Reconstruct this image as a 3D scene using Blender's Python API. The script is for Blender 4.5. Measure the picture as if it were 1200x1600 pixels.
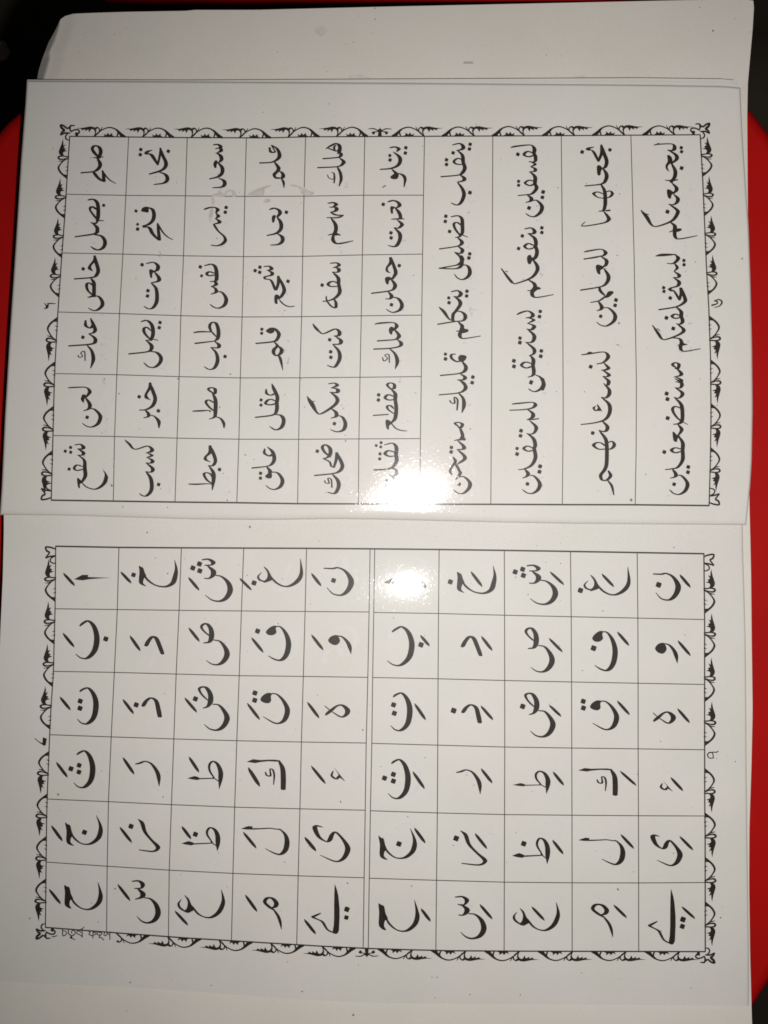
import bpy, bmesh, math, random
import numpy as np
from mathutils import noise as mnoise
random.seed(7)
for o in list(bpy.data.objects): bpy.data.objects.remove(o)
SC = bpy.context.scene
COL = SC.collection

# ------------------------------------------------------------------ camera, world, lamp, exposure
H = 0.30                 # lens height above the seat plane (m)
K = 0.000193             # metres per photo pixel on that plane
CX, CY = 600.0, 800.0
cam_d = bpy.data.cameras.new('camera'); cam = bpy.data.objects.new('camera', cam_d); COL.objects.link(cam)
cam.location = (0, 0, H)
cam_d.sensor_fit = 'VERTICAL'; cam_d.sensor_height = 24.0
cam_d.lens = 24.0*H/(1600*K)
cam_d.clip_start = 0.01; cam_d.clip_end = 20
SC.camera = cam
W = bpy.data.worlds.new('World'); SC.world = W; W.use_nodes = True
W.node_tree.nodes['Background'].inputs[0].default_value = (1.0, .93, .85, 1)
W.node_tree.nodes['Background'].inputs[1].default_value = 0.006
# the phone's flash beside its lens: the only lamp
fl = bpy.data.lights.new('phone_flash', 'SPOT'); fl.energy = 3.18; fl.shadow_soft_size = 0.0030
fl.spot_size = math.radians(122); fl.spot_blend = 1.0
fl.color = (1.0, .968, .94)
flo = bpy.data.objects.new('phone_flash', fl); COL.objects.link(flo); flo.location = (0.0240, -0.0100, H+.002)
flo.rotation_euler = (math.radians(-2), math.radians(-9), 0)
vs = SC.view_settings
SC.display_settings.display_device = 'sRGB'
vs.view_transform = 'Standard'; vs.look = 'None'; vs.exposure = 0; vs.gamma = 1; vs.use_curve_mapping = False
SC.render.engine = 'CYCLES'
SC.cycles.use_denoising = False
SC.cycles.filter_width = 1.7
SC.cycles.max_bounces = 6; SC.cycles.caustics_reflective = False; SC.cycles.caustics_refractive = False

def P3(px, py, z=0.0):
    """the point at height z that the photograph shows at pixel (px, py)"""
    s = K*(H-z)/H
    return ((px-CX)*s, -(py-CY)*s, z)

# ------------------------------------------------------------------ helpers
def link(name, me, mat=None, parent=None):
    o = bpy.data.objects.new(name, me); COL.objects.link(o)
    if mat: me.materials.append(mat)
    if parent: o.parent = parent
    return o
def tag(o, label=None, cat=None, group=None, kind=None):
    for k, v in (('label', label), ('category', cat), ('group', group), ('kind', kind)):
        if v: o[k] = v
    return o
def interp(pts, t, axis=0):
    p = np.array(pts, float); i = np.argsort(p[:, axis]); return float(np.interp(t, p[i, axis], p[i, 1-axis]))
def polyline(pts, n):
    p = np.array(pts, float); d = np.r_[0, np.cumsum(np.hypot(*np.diff(p, axis=0).T))]; d /= d[-1]
    t = n if not np.isscalar(n) else np.linspace(0, 1, n)
    return np.stack([np.interp(t, d, p[:, 0]), np.interp(t, d, p[:, 1])], 1)
def coons(top, bot, left, right, us, vsamp):
    T, B, L, R = polyline(top, us), polyline(bot, us), polyline(left, vsamp), polyline(right, vsamp)
    u = np.array(us)[None, :, None]; v = np.array(vsamp)[:, None, None]
    return ((1-v)*T[None]+v*B[None]+(1-u)*L[:, None]+u*R[:, None]
            -((1-u)*(1-v)*T[0]+u*(1-v)*T[-1]+(1-u)*v*B[0]+u*v*B[-1]))
def sheet(name, grid, zf, thick, mat, parent=None):
    """a thin slab of paper: pixel grid + height function"""
    nv, nu = grid.shape[:2]
    vt = []
    for j in range(nv):
        for i in range(nu):
            x, y = grid[j, i]; vt.append(P3(x, y, zf(x, y)))
    n = len(vt)
    vt += [(a, b, c-thick) for a, b, c in vt]
    f = []
    for j in range(nv-1):
        for i in range(nu-1):
            a = j*nu+i; q = (a, a+nu, a+nu+1, a+1)
            f.append(q); f.append(tuple(n+k for k in reversed(q)))
    ring = [i for i in range(nu)]+[j*nu+nu-1 for j in range(1, nv)]+[(nv-1)*nu+i for i in range(nu-2, -1, -1)]+[j*nu for j in range(nv-2, 0, -1)]
    r0 = len(vt); vt += [vt[k] for k in ring]; r1 = len(vt); vt += [vt[n+k] for k in ring]   # rim with its own corners: crisp edges
    m_ = len(ring)
    for k in range(m_):
        j = (k+1) % m_; f.append((r0+k, r0+j, r1+j, r1+k))
    me = bpy.data.meshes.new(name); me.from_pydata(vt, [], f); me.update()
    top = 2*(nv-1)*(nu-1)
    for p in me.polygons: p.use_smooth = p.index < top
    return link(name, me, mat, parent)

# ------------------------------------------------------------------ materials
def newmat(name):
    m = bpy.data.materials.new(name); m.use_nodes = True
    nt = m.node_tree; b = nt.nodes['Principled BSDF']
    return m, nt, b
def nd(nt, t, **kw):
    n = nt.nodes.new(t)
    for k, v in kw.items():
        if k in n.inputs: n.inputs[k].default_value = v
        else: setattr(n, k, v)
    return n
def noise(nt, scale, detail=2, rough=.5):
    tc = nt.nodes.get('tc') or nd(nt, 'ShaderNodeTexCoord'); tc.name = 'tc'
    n = nd(nt, 'ShaderNodeTexNoise', Scale=scale, Detail=detail, Roughness=rough)
    nt.links.new(tc.outputs['Object'], n.inputs['Vector']); return n.outputs['Fac']
def ramp(nt, src, stops):
    r = nd(nt, 'ShaderNodeValToRGB'); cr_ = r.color_ramp
    while len(cr_.elements) < len(stops): cr_.elements.new(.5)
    for e, (p, c) in zip(cr_.elements, stops): e.position = p; e.color = (*c, 1)
    nt.links.new(src, r.inputs['Fac']); return r.outputs['Color']
def mixc(nt, a, b, fac, mode='MULTIPLY'):
    m = nd(nt, 'ShaderNodeMix', data_type='RGBA', blend_type=mode)
    for s, v in ((m.inputs[6], a), (m.inputs[7], b), (m.inputs[0], fac)):
        if isinstance(v, (int, float)): s.default_value = v
        elif isinstance(v, tuple): s.default_value = (*v, 1)
        else: nt.links.new(v, s)
    return m.outputs[2]
def grainbump(nt, b, fine, dist, dist2=0.0, fine2=400, sparse=0.0):
    prev = None
    def add(h, d):
        nonlocal prev
        bp = nd(nt, 'ShaderNodeBump', Strength=1.0, Distance=d)
        nt.links.new(h, bp.inputs['Height'])
        if prev: nt.links.new(prev, bp.inputs['Normal'])
        prev = bp.outputs['Normal']
    if dist2: add(noise(nt, fine2, 2), dist2)
    if sparse: add(ramp(nt, noise(nt, fine*.8, 2, .6), [(.56, (0, 0, 0)), (.78, (1, 1, 1))]), sparse)
    add(noise(nt, fine, 3, .6), dist)
    nt.links.new(prev, b.inputs['Normal'])

def paper_mat(name, base, gloss=True, warm=(1, .985, .955)):
    m, nt, b = newmat(name)
    blot = ramp(nt, noise(nt, 42, 3), [(.3, tuple(c*w*.955 for c, w in zip(base, (1, 1.012, .985)))), (.7, base)])
    tint = ramp(nt, noise(nt, 23, 2), [(.35, (1, .982, .975)), (.65, (.985, 1, .972))])
    fine = ramp(nt, noise(nt, 900, 2), [(.25, (.975,)*3), (.75, (1,)*3)])
    c = mixc(nt, mixc(nt, blot, tint, .8), fine, 1.0)
    nt.links.new(c, b.inputs['Base Color'])
    if gloss:
        b.inputs['Roughness'].default_value = .55; b.inputs['Specular IOR Level'].default_value = .35
        b.inputs['Coat Weight'].default_value = .17; b.inputs['Coat Roughness'].default_value = .095
        grainbump(nt, b, 1350, .38e-5, .4e-5, 420, .65e-5)
        for l in list(b.inputs['Normal'].links): nt.links.new(l.from_socket, b.inputs['Coat Normal'])
        for l in list(b.inputs['Normal'].links): nt.links.remove(l)
    else:
        b.inputs['Roughness'].default_value = .6; b.inputs['Specular IOR Level'].default_value = .3
        grainbump(nt, b, 1500, 1e-5, 8e-5, 160)
    return m
PAGE = paper_mat('coated_page_paper', (.80, .777, .745))
SHEET = paper_mat('plain_white_paper', (.835, .79, .74), gloss=False)
def ink_mat(name, col, coat=.17, lo=.8, hi=1.3):
    m, nt, b = newmat(name)
    c = ramp(nt, noise(nt, 700, 3), [(.35, tuple(v*lo for v in col)), (.7, tuple(v*hi for v in col))])
    nt.links.new(c, b.inputs['Base Color'])
    b.inputs['Roughness'].default_value = .5; b.inputs['Specular IOR Level'].default_value = .35
    b.inputs['Coat Weight'].default_value = coat; b.inputs['Coat Roughness'].default_value = .095
    grainbump(nt, b, 1350, .38e-5, .4e-5, 420, .65e-5)
    for l in list(b.inputs['Normal'].links): nt.links.new(l.from_socket, b.inputs['Coat Normal'])
    for l in list(b.inputs['Normal'].links): nt.links.remove(l)
    return m
INK = ink_mat('printing_ink', (.023, .019, .015))
LINE = ink_mat('rule_ink', (.055, .048, .038))
SPECK = ink_mat('grey_specks', (.25, .22, .19))
GHOST = ink_mat('show_through_tone', (.765, .743, .712), lo=.985, hi=1.02)
STAIN = ink_mat('dried_smudge', (.62, .585, .545), lo=.9, hi=1.12)
FAINT = ink_mat('faint_grey_mark', (.74, .70, .655), coat=0, lo=.94, hi=1.06)
PENCIL = ink_mat('pencil_grey', (.52, .48, .44), coat=0)
def plastic(name, base):
    m, nt, b = newmat(name)
    c = ramp(nt, noise(nt, 30, 4), [(.3, tuple(v*.85 for v in base)), (.7, base)])
    nt.links.new(c, b.inputs['Base Color'])
    b.inputs['Roughness'].default_value = .38; b.inputs['Specular IOR Level'].default_value = .25
    grainbump(nt, b, 1200, 1.2e-5, 1e-4, 60)
    return m
RED = plastic('red_moulded_plastic', (.47, .006, .005))
def rough_mat(name, lo, hi, sc):
    m, nt, b = newmat(name)
    nt.links.new(ramp(nt, noise(nt, sc, 5), [(.35, lo), (.7, hi)]), b.inputs['Base Color'])
    b.inputs['Roughness'].default_value = .9
    return m
FLOOR = rough_mat('dark_earth_floor', (.045, .036, .027), (.13, .105, .08), 9)
SCRAP = rough_mat('pale_pink_scrap', (.75, .60, .58), (.9, .76, .72), 90)

# ------------------------------------------------------------------ paper heights (functions of photo pixel)
def smooth(a, b, t):
    t = min(1, max(0, (t-a)/(b-a))); return t*t*(3-2*t)
def wave(px, py, s, seed, amp):
    return amp*mnoise.noise((px*s, py*s, seed))
SPINE = [(-40, 804), (0, 804.5), (100, 805.5), (200, 808.5), (300, 811.5), (420, 812.5), (520, 811), (600, 812), (640, 813), (760, 816), (900, 818.5), (1165, 820.5), (1240, 821)]
def spine_y(px): return interp(SPINE, px)
def z_word(px, py):
    d = max(0.0, (spine_y(px)-py)*K)                 # metres away from the fold
    g = 0.0
    # slope eases from .047 near the fold to .012 at the fore edge
    L = .055
    z = .0090 + .006*d + .030*L*(1-math.exp(-d/L)) - .015*(px-CX)*K
    roll = max(0.0, 1-d/.0018)
    z -= .0006*roll*roll
    dx, dy = (px-634)*K, -(py-765)*K                 # a shallow trough across the page near the fold
    z += .36*(.95*dx+.31*dy)**2*math.exp(-(dx*dx+dy*dy)/.03**2)
    z -= .0005*max(0.0, 1-edge_px(px, py)/2.6)**2     # cut edges bent down, a shape added to darken the page outline
    return z + wave(px, py, .0035, 3.1, .00042) + wave(px, py, .011, 9.7, .00008)
def edge_px(px, py):
    r = interp([(1157, 137), (1159, 190), (1162, 240), (1166, 300), (1169.5, 350), (1172.5, 440), (1175, 540), (1176, 640), (1174.5, 720), (1172, 760), (1166, 820.5)], py, 1)-px
    t = py-interp([(42, 126), (300, 127.5), (600, 129.5), (1000, 132.5), (1130, 134.5), (1157, 137)], px)
    l = px-interp([(42, 126), (40, 160), (33, 250), (25, 380), (15, 530), (8, 650), (3, 760), (0, 804.5)], py, 1)
    return max(0.0, min(r, t, l, spine_y(px)-py))
def z_letter(px, py):
    d = max(0.0, (py-spine_y(px))*K)
    L = .045
    z = .0048 + .165*L*(1-math.exp(-d/L)) - .050*d - .022*(px-CX)*K + .0004
    r = interp([(815, 1160.5), (860, 1161), (940, 1163.5), (1000, 1165), (1100, 1166), (1200, 1166.5), (1300, 1167.5), (1480, 1170)], py)-px
    z -= .0004*max(0.0, 1-max(0.0, r)/2.4)**2  # right edge bent down too, added so its outline shades darker
    return z + wave(px, py, .0035, 21.3, .00042) + wave(px, py, .011, 5.7, .00008)
def z_under(px, py):
    z = .0034 - .015*(px-CX)*K
    # the loose top left corner of the sheet curls down
    if py < 175:
        cx_ = interp([(94, 20), (93, 40), (86, 62), (77, 82), (78, 90), (68, 125), (40, 175)], py, 1)
        q = max(0.0, cx_-px)*K
        z -= 1.5*q + .0006*smooth(26, 0, px-cx_)
    return z + wave(px, py, .004, 41.0, .0003)

# ------------------------------------------------------------------ pen strokes: broad nib, traced word by word
NW,NM,NA=37.5,13.5,math.radians(3)
def parse(txt):
    """-> list of (kind, pts[[x,y,s]..])  in tile px"""
    out=[]
    for line in txt.strip().splitlines():
        line=line.split('#')[0].strip()
        if not line: continue
        tok=line.split(); kind='S'
        if tok[0] in 'SPDLFA': kind=tok.pop(0)
        pts=[]
        for t in tok:
            a,_,s=t.partition('*')
            v=a.split(',')
            pts.append([float(v[0]),float(v[1]),float(s) if s else (float(v[2]) if len(v)>2 else 1.)])
        out.append((kind,pts))
    return out
def cr(P,n=8,closed=False):
    P=np.array(P,float)
    if len(P)<3 and not closed: 
        t=np.linspace(0,1,n+1)[:,None]; return P[0]*(1-t)+P[1]*t
    if closed: Q=np.vstack([P[-1:],P,P[:2]]); m=len(P)
    else: Q=np.vstack([2*P[:1]-P[1:2],P,2*P[-1:]-P[-2:-1]]); m=len(P)-1
    o=[]
    for i in range(m):
        p0,p1,p2,p3=Q[i:i+4]
        for k in range(n):
            t=k/n
            # centripetal-ish: plain catmull-rom tension .5
            o.append(.5*((2*p1)+(-p0+p2)*t+(2*p0-5*p1+4*p2-p3)*t*t+(-p0+3*p1-3*p2+p3)*t**3))
    if not closed:o.append(P[-1])
    return np.array(o)
def ell(cx,cy,a,b,ang,n=12):
    t=np.arange(n)*2*np.pi/n; ca,sa=math.cos(ang),math.sin(ang)
    x=a*np.cos(t);y=b*np.sin(t)
    return np.stack([cx+ca*x-sa*y,cy+sa*x+ca*y],1)
def polys(kind,pts,k=1.0):
    """convex / simple polygons list in tile px"""
    if kind=='P': return [cr(pts,5,True)[:,:2]]
    if kind=='F': return [np.array(pts)[:,:2]]
    if kind=='D':
        o=[]
        for x,y,s in pts:
            r=19.5*s*k; a=math.radians(-25)
            c=np.array([[1,0],[.82,.0],[0,1.05],[0,0]]); 
            q=[]
            for j in range(4):
                for d in (-.13,.13):
                    t=a+j*math.pi/2+d*1.1; q.append([x+r*math.cos(t),y+r*math.sin(t)])
            o.append(np.array(q))
        return o
    if kind=='A':
        (x0,y0,s0),(x1,y1,s1)=pts[:2]
        pts=[[x0+(x1-x0)*t,y0+(y1-y0)*t,w_*s1/k*1.4] for t,w_ in ((.02,.25),(.26,.62),(.74,.66),(.98,.28))]
    if kind=='S' and len(pts)>=3 and pts[-1][2]<=.6:
        a_,b_,c_=(np.array(p_[:2]) for p_ in pts[-3:]); d0=b_-a_; d1=c_-b_; l1=np.hypot(*d1); l0=np.hypot(*d0)
        if l1>70 and l0>1:
            th=math.atan2(d0[0]*d1[1]-d0[1]*d1[0],float(d0@d1)); 
            if .75<abs(th)<1.6:
                m_=(b_+c_)/2-np.array([-d1[1],d1[0]])*math.tan(th/2)*.26
                pts=pts[:-1]+[[m_[0],m_[1],(pts[-2][2]*.35+pts[-1][2]*.65)],pts[-1]]
    C=cr(pts,7)
    w=np.clip(C[:,2],.05,3)
    if kind=='L':   # plain round line of width s (tile px)
        a=C[:,2]*.62; b=a; ang=0
    else: a=NW/2*w*k; b=np.maximum(NM/2*np.minimum(w**.5,1.2)*k,1.5); ang=NA
    T=np.gradient(C[:,:2],axis=0); T/=np.linalg.norm(T,axis=1)[:,None]+1e-9
    N=np.stack([-T[:,1],T[:,0]],1)
    ca,sa=math.cos(ang),math.sin(ang)
    if kind!='L':
        par=np.abs(T@np.array([ca,sa])); a=a.copy()
        for i0,i1,i2 in ((0,1,2),(-1,-2,-3)):
            for i_,f_ in ((i0,1.),(i1,.6),(i2,.3)):
                a[i_]=max(b[i_]*.9,a[i_]*(1-f_*par[i_]**2))
    u=N@np.array([ca,sa]); v=N@np.array([-sa,ca])
    h=np.sqrt((a*u)**2+(b*v)**2)+1e-9
    ox=(a*a*u/h)[:,None]*np.array([ca,sa])+(b*b*v/h)[:,None]*np.array([-sa,ca])
    Lp=C[:,:2]+ox; Rp=C[:,:2]-ox
    o=[np.array([Lp[i],Lp[i+1],Rp[i+1],Rp[i]]) for i in range(len(C)-1)]
    aa=np.broadcast_to(a,len(C)); bb=np.broadcast_to(b,len(C))
    o.append(ell(C[0,0],C[0,1],aa[0],bb[0],ang)); o.append(ell(C[-1,0],C[-1,1],aa[-1],bb[-1],ang))
    return o

T = []
def add(page, x0, y0, txt, s=6.): T.append((page, x0, y0, s, txt))
add('r',90,200,'''
385,278*.6 345,232 325,192*.8 350,166 388,178 404,215 398,250 378,288
428,270*.4 385,276*.8 335,278*.4
372,285*.6 396,325 396,360 370,393 330,410*.8 220,420
335,410 368,455 400,485 436,503*.8
422,400*.5 430,440*.8 434,500
428,412*.5 455,452*.5 495,492*.45 545,520*.3
885,208*.4 845,220 828,242*.8 872,246 900,280 938,345*.6
965,190*.5 958,260*.6 938,345*.6
962,188*.5 985,255*.9 1016,325 1005,372 960,403 860,432
950,412*.6 1010,435 1030,478 1000,515 905,530*.6
D 780,202 775,250 1038,218
285,675*.8 330,668 365,690 380,740 380,830 370,880*.7
380,872*.5 340,820*.7 303,765*.6 325,738 372,770*.6
430,870*.4 385,866*.7
372,885*.7 345,895 310,886*.4
328,895*.6 365,925 372,960 345,992 165,1020*.9
350,1000 408,1012 440,1050 442,1095 415,1132 365,1142 310,1112*.4
D 432,725*.9
P 783,778 800,745 848,740 852,790 812,788
845,745 888,762 904,810 893,865 850,905 798,920
800,928 858,934 890,990 945,1050*.8
938,895*.5 945,960*.8 955,1050*.9
944,905*.5 985,975*.5 1030,1020*.45 1080,1047*.3
D 735,778*.9 750,903*.8 750,948
''')
add('r',280,200,'''
322,158*.7 365,155 390,175 380,190*.8
340,195*.5 385,188*.8 392,215 360,232*.7
345,232*.5 385,255 397,295 375,322*.7
P 325,320 345,300 362,318 352,345 348,375 330,372 320,345
360,322*.6 400,365 404,415 370,455 285,477*.8
372,472*.6 415,490 427,525 400,553 315,560*.5
870,162*.5 918,195*.8 940,245 930,285 870,320*.8 755,328
868,162*.6 885,195*.4 900,220*.5
905,225*.7 865,228 850,205*.6 848,185*.6
895,320*.7 930,370 925,400 895,430 892,450*.8 912,470 945,470
910,465*.6 965,468 975,440 960,415*.8 935,405*.6
958,470*.5 978,510*.7 982,562*.2
235,762 290,745*.8 335,745*.7 362,765 345,795*.6
345,798*.5 368,825 345,848*.6
338,850*.5 375,870 372,890 325,900*.7
325,905*.8 365,965*.6 420,1015*.7 432,1055*.9 400,1090 300,1098*.6
D 440,745 432,790
848,765*.7 890,752 935,770 945,800 920,835*.8
P 868,840 880,818 908,820 900,848 890,885 872,882
918,835*.6 950,880 955,940 915,985 825,1008*.8
918,990*.6 960,1015 970,1055 935,1090 858,1098*.5
D 1005,790
''')
add('r',470,200,'''
235,195*.4 285,165*.8 330,145*.8 362,165 365,215*.9 345,240*.6
255,190*.5 300,205*.8 345,215*.7 372,165*.5
330,160*.5 312,180*.6 318,205*.5
362,225 378,250 350,275*.8 208,288*.9
362,280*.6 400,310 395,335 345,362*.7 158,372*.9
345,368*.6 370,420*.8 378,480*.8 360,545*.3
250,440*.3 265,470*.3 310,478*.4 308,425*.3 285,415*.2
312,420*.3 318,460*.4 312,515*.4
835,185*.7 885,178 920,195 900,220*.6
868,225*.5 920,265 932,310 905,355 840,380 745,388*.8
855,388*.6 890,420 900,440
P 838,462 865,435 895,420 918,440 905,475 865,480
905,425*.6 955,440 978,480*.8 968,550*.3
D 985,185 980,235 835,258*.9 837,300
765,558*.3 795,538*.4
255,705*.7 310,700 332,720 300,738*.6
270,742*.4 330,745 330,775 285,790*.7
278,790*.6 330,815 400,818*.5
400,820*.5 345,840*.9 245,840*.4
285,845*.6 325,905 328,960 308,1000
255,1005*.3 300,995*.8 370,1005*.5
P 312,960 345,985 370,1000 340,1008 300,1005
305,1005*.7 302,1050 330,1082 385,1080 490,1058*.4
818,692*.8 870,680 915,700 925,730 890,752*.7
P 838,745 855,732 885,745 865,765 865,800 845,798
885,748*.6 920,790 935,840*.9 905,855*.7
968,852*.5 910,852 850,855*.4
905,862*.6 945,895 945,915 875,935*.6
875,935*.5 925,985 930,1040 905,1095 875,1112 820,1102*.4
D 773,716 845,983 847,1030
''')
add('r',80,390,'''
408,58*.6 405,100*.8 365,150*.7 362,180 388,200*.4
408,60*.6 415,100 440,185 430,230 390,260*.9 218,275
372,268*.6 398,305 402,350 400,440
398,435*.6 345,385*.7 332,330*.8 355,312*.7 395,340*.6
402,425*.7 380,440 342,448*.4
400,435*.6 445,440*.8 478,485 475,530 430,568*.9 350,548*.4
D 300,181
893,130*.6 960,120*.8 1000,150 995,190 960,208*.7
P 918,195 940,185 970,205 950,225 945,265 928,258
965,205*.5 1008,260 1005,295 940,312*.6
938,312*.6 985,370*.9 990,480 955,545*.9 870,532*.4
D 852,142 907,385 903,435
322,665*.5 325,715*.9 370,735*.8 395,700
370,645*.4 390,690*.9 413,750 395,780*.8 355,788*.4
352,790*.5 400,820*.9 415,850 380,885 165,903
335,895*.5 380,950*.8 395,1030 370,1110*.3
318,1040*.3 312,955*.35 278,970*.3 295,1000*.3 262,1010*.35 252,990*.3
D 297,822
843,675*.7 900,665*.9 945,710 955,790 935,850*.9
935,850*.6 880,790*.8 868,745*.8 895,728*.7 935,760*.5
1000,850*.3 950,838*.5
930,850*.7 885,850*.4
890,852*.5 935,890 940,930 900,958*.8 728,978
930,955*.5 990,965 1028,1010 1020,1060 970,1103*.9 868,1060*.4
D 1020,684 1013,732
''')
add('r',280,390,'''
238,150*.6 310,138*.9 345,180 350,280 320,298*.6
345,235*.6 280,245*.8 258,225*.8 285,208*.8 340,225*.6
290,300*.4 335,300*.8 345,330 300,348*.5
300,345*.4 340,365*.8 345,400*.9 298,418*.4
345,395*.5 400,400*.7 440,460 425,520 375,548*.8 290,513*.4
D 198,162 210,246*.85
795,158*.6 850,158*.9 865,185 825,195*.6
830,195*.5 870,215 865,240*.9 805,255*.7 808,275*.7 862,290*.7 900,378*.8
930,250*.7 928,320*.8 908,378*.8
930,255*.7 970,330*.9 985,385 960,435*.9 935,460*.7
P 892,440 905,422 930,425 945,455 922,470 922,508 895,500
935,465*.4 975,510*.5 1030,535*.6 1080,530*.4
D 757,165 712,197 755,213 1020,297
300,770*.7 285,720*.8 305,685*.7 345,690*.9 368,760 362,830 330,860*.6
300,765*.6 345,815*.6
137,778*.7 200,770*1.2 300,772*.5
148,880*.8 180,876*1 330,858*.6
330,860*.5 372,890 365,920*.9 300,918*.5
298,918*.5 345,965*.8 360,1040 330,1110*.9 235,1098*.4
D 430,1002
P 812,762 850,735 890,750 888,775 850,788
850,738 895,742 935,790 915,845*.9 870,865 720,880
890,865*.5 920,900*.8 890,935 885,970*.9 910,995*.7 950,975 960,935 925,900*.6
930,985*.5 950,1030*.8 972,1130*.2
D 775,747*.9 773,785*.9
''')
add('r',470,390,'''
278,128*.6 340,125*.8 358,150*.9 305,170*.5
315,165*.4 355,180 350,210*.8 295,212*.4
300,212*.6 350,265 355,320*.9 365,400 320,455*.9 255,480*.6 208,485*.6
350,345*.6 280,345*.8 255,325*.8 280,302*.8 350,320*.6
238,437*.3 245,480*.5 285,530*.6 325,545*.8 330,500*.8 310,460*.5
D 200,333
842,75*.8 845,120 808,170*.6 812,205*.7 838,217*.3
845,80*.8 875,160*.9 890,220 860,275*.8
P 788,275 805,255 840,258 858,275 830,292 820,328 798,315
845,275*.6 880,320 880,355 840,385*.8 665,410
820,395*.6 850,430 840,460*.8 795,462*.4
860,445*.6 915,460*.9 948,515 930,565 875,588*.8 802,558*.3
D 923,150 850,517
113,697*.4 145,740*.9 175,770*.6 215,788*.6 320,745*.8 362,770 355,805 312,810*.6
320,810*.5 375,850 365,885*.9 300,888*.6
300,888*.5 355,950*.9 365,1020 330,1090*.9 300,1102*.8 248,1085*.4
D 271,845 280,958 282,1010
695,698*.5 760,688*1.3 870,685*.6 900,715 880,750*.8
P 825,748 845,722 880,735 890,750 862,770 855,798 832,785
880,750*.7 920,800 910,830 870,845*.7 718,856
900,842*.5 938,870 930,905*.9 840,925*.8 685,933
830,925*.5 885,980*.8 905,1050 885,1120*.2
830,1060*.3 825,985*.35 788,990*.3 812,1020*.3 780,1045*.35 765,1010*.3
''')
add('r',75,590,'''
192,95*.6 250,92*.9 355,92*.6 392,130 370,170*.8
P 308,195 325,158 360,165 375,180 345,195 335,235 312,215
350,185*.6 390,245 385,290*.9 335,312*.4
395,290*.5 440,300*.8 490,360 470,430 415,462*.8 322,428*.3
D 367,372
958,50*.7 955,95*.9 920,155*.7 925,190 958,208*.3
958,60*.7 985,130 1005,200 980,265 920,300*.8 858,305*.6
912,305*.6 940,335*.9 940,365*.8 898,376*.4
960,352*.5 1000,365*.6 1038,410 1040,472*.3
D 855,180 1035,312
250,632*.5 300,625*.7 330,645 325,668 278,668*.5
280,668*.5 330,700 325,725*.8 278,728*.4
285,728*.5 340,775*.8 345,850 350,920 320,978*.8
330,860*.6 270,870*.7 245,850*.7 270,820*.7 320,832*.6
P 272,950 290,945 325,985 300,998 300,1035 282,1025
315,985*.4 370,1030*.5 450,1045*.8 520,1000 545,940 518,868*.2
D 212,655*.9 162,690*.9 213,700*.9 198,858*.9
722,585*.4 760,620*.8 815,672*.6 930,642*.7 975,670 965,695 920,705*.4
930,705*.4 975,730*.9 925,750*.4
930,748*.4 978,775 970,800*.9 918,800*.4
920,800*.5 980,850 970,885*.8 915,882*.4
920,882*.6 965,950 970,1050 930,1105*.9 858,1088*.4
D 1037,1002
''')
add('r',270,590,'''
385,150*.8 335,115*.7 350,95*.7 395,105*.9 395,150*.8 370,145*.6
375,150*.6 400,210 400,320 390,370*.8 342,388*.4
395,320*.6 340,275*.7 310,230*.7 335,210*.7 395,240*.6
187,315*.6 250,312*1.3 340,308*.4 350,320*.5
400,365*.5 450,385*.7 478,430*.8 480,472*.3
875,110*.4 880,150*.8 920,165*.7 955,150*.8
930,60*.4 950,110 980,180 975,235
970,240*.5 920,255*.9 870,245*.8 890,212*.8 960,220*.6
975,235 975,300 940,350*.8 775,373
965,347*.5 1015,355 1040,400 1020,465 965,490*.8 908,458*.3
D 828,210*.9 827,258*.9
350,640*.8 350,700 310,740*.7 308,770*.9 350,790*.3
350,645*.8 380,710 400,780*.9 375,825*.8 332,825*.4
340,828*.5 380,890 382,960 370,1052*.3
380,1000*.5 320,960*.7 292,905*.7 320,892*.7 375,940*.6
150,998*.6 220,1000*1.2 335,995*.4 375,1005*.5
D 438,862
862,668*.4 860,710*.8 905,735*.8 930,720*.9
890,652*.5 935,695 952,760 930,810*.9 880,832*.6 743,848
880,835*.6 910,870 910,890
P 865,925 895,895 915,880 930,905 925,940 890,945
920,885*.6 985,895*.8 1028,960 1010,1020 960,1048*.8 872,1010*.3
D 823,897*.95 822,943*.95
''')
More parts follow.
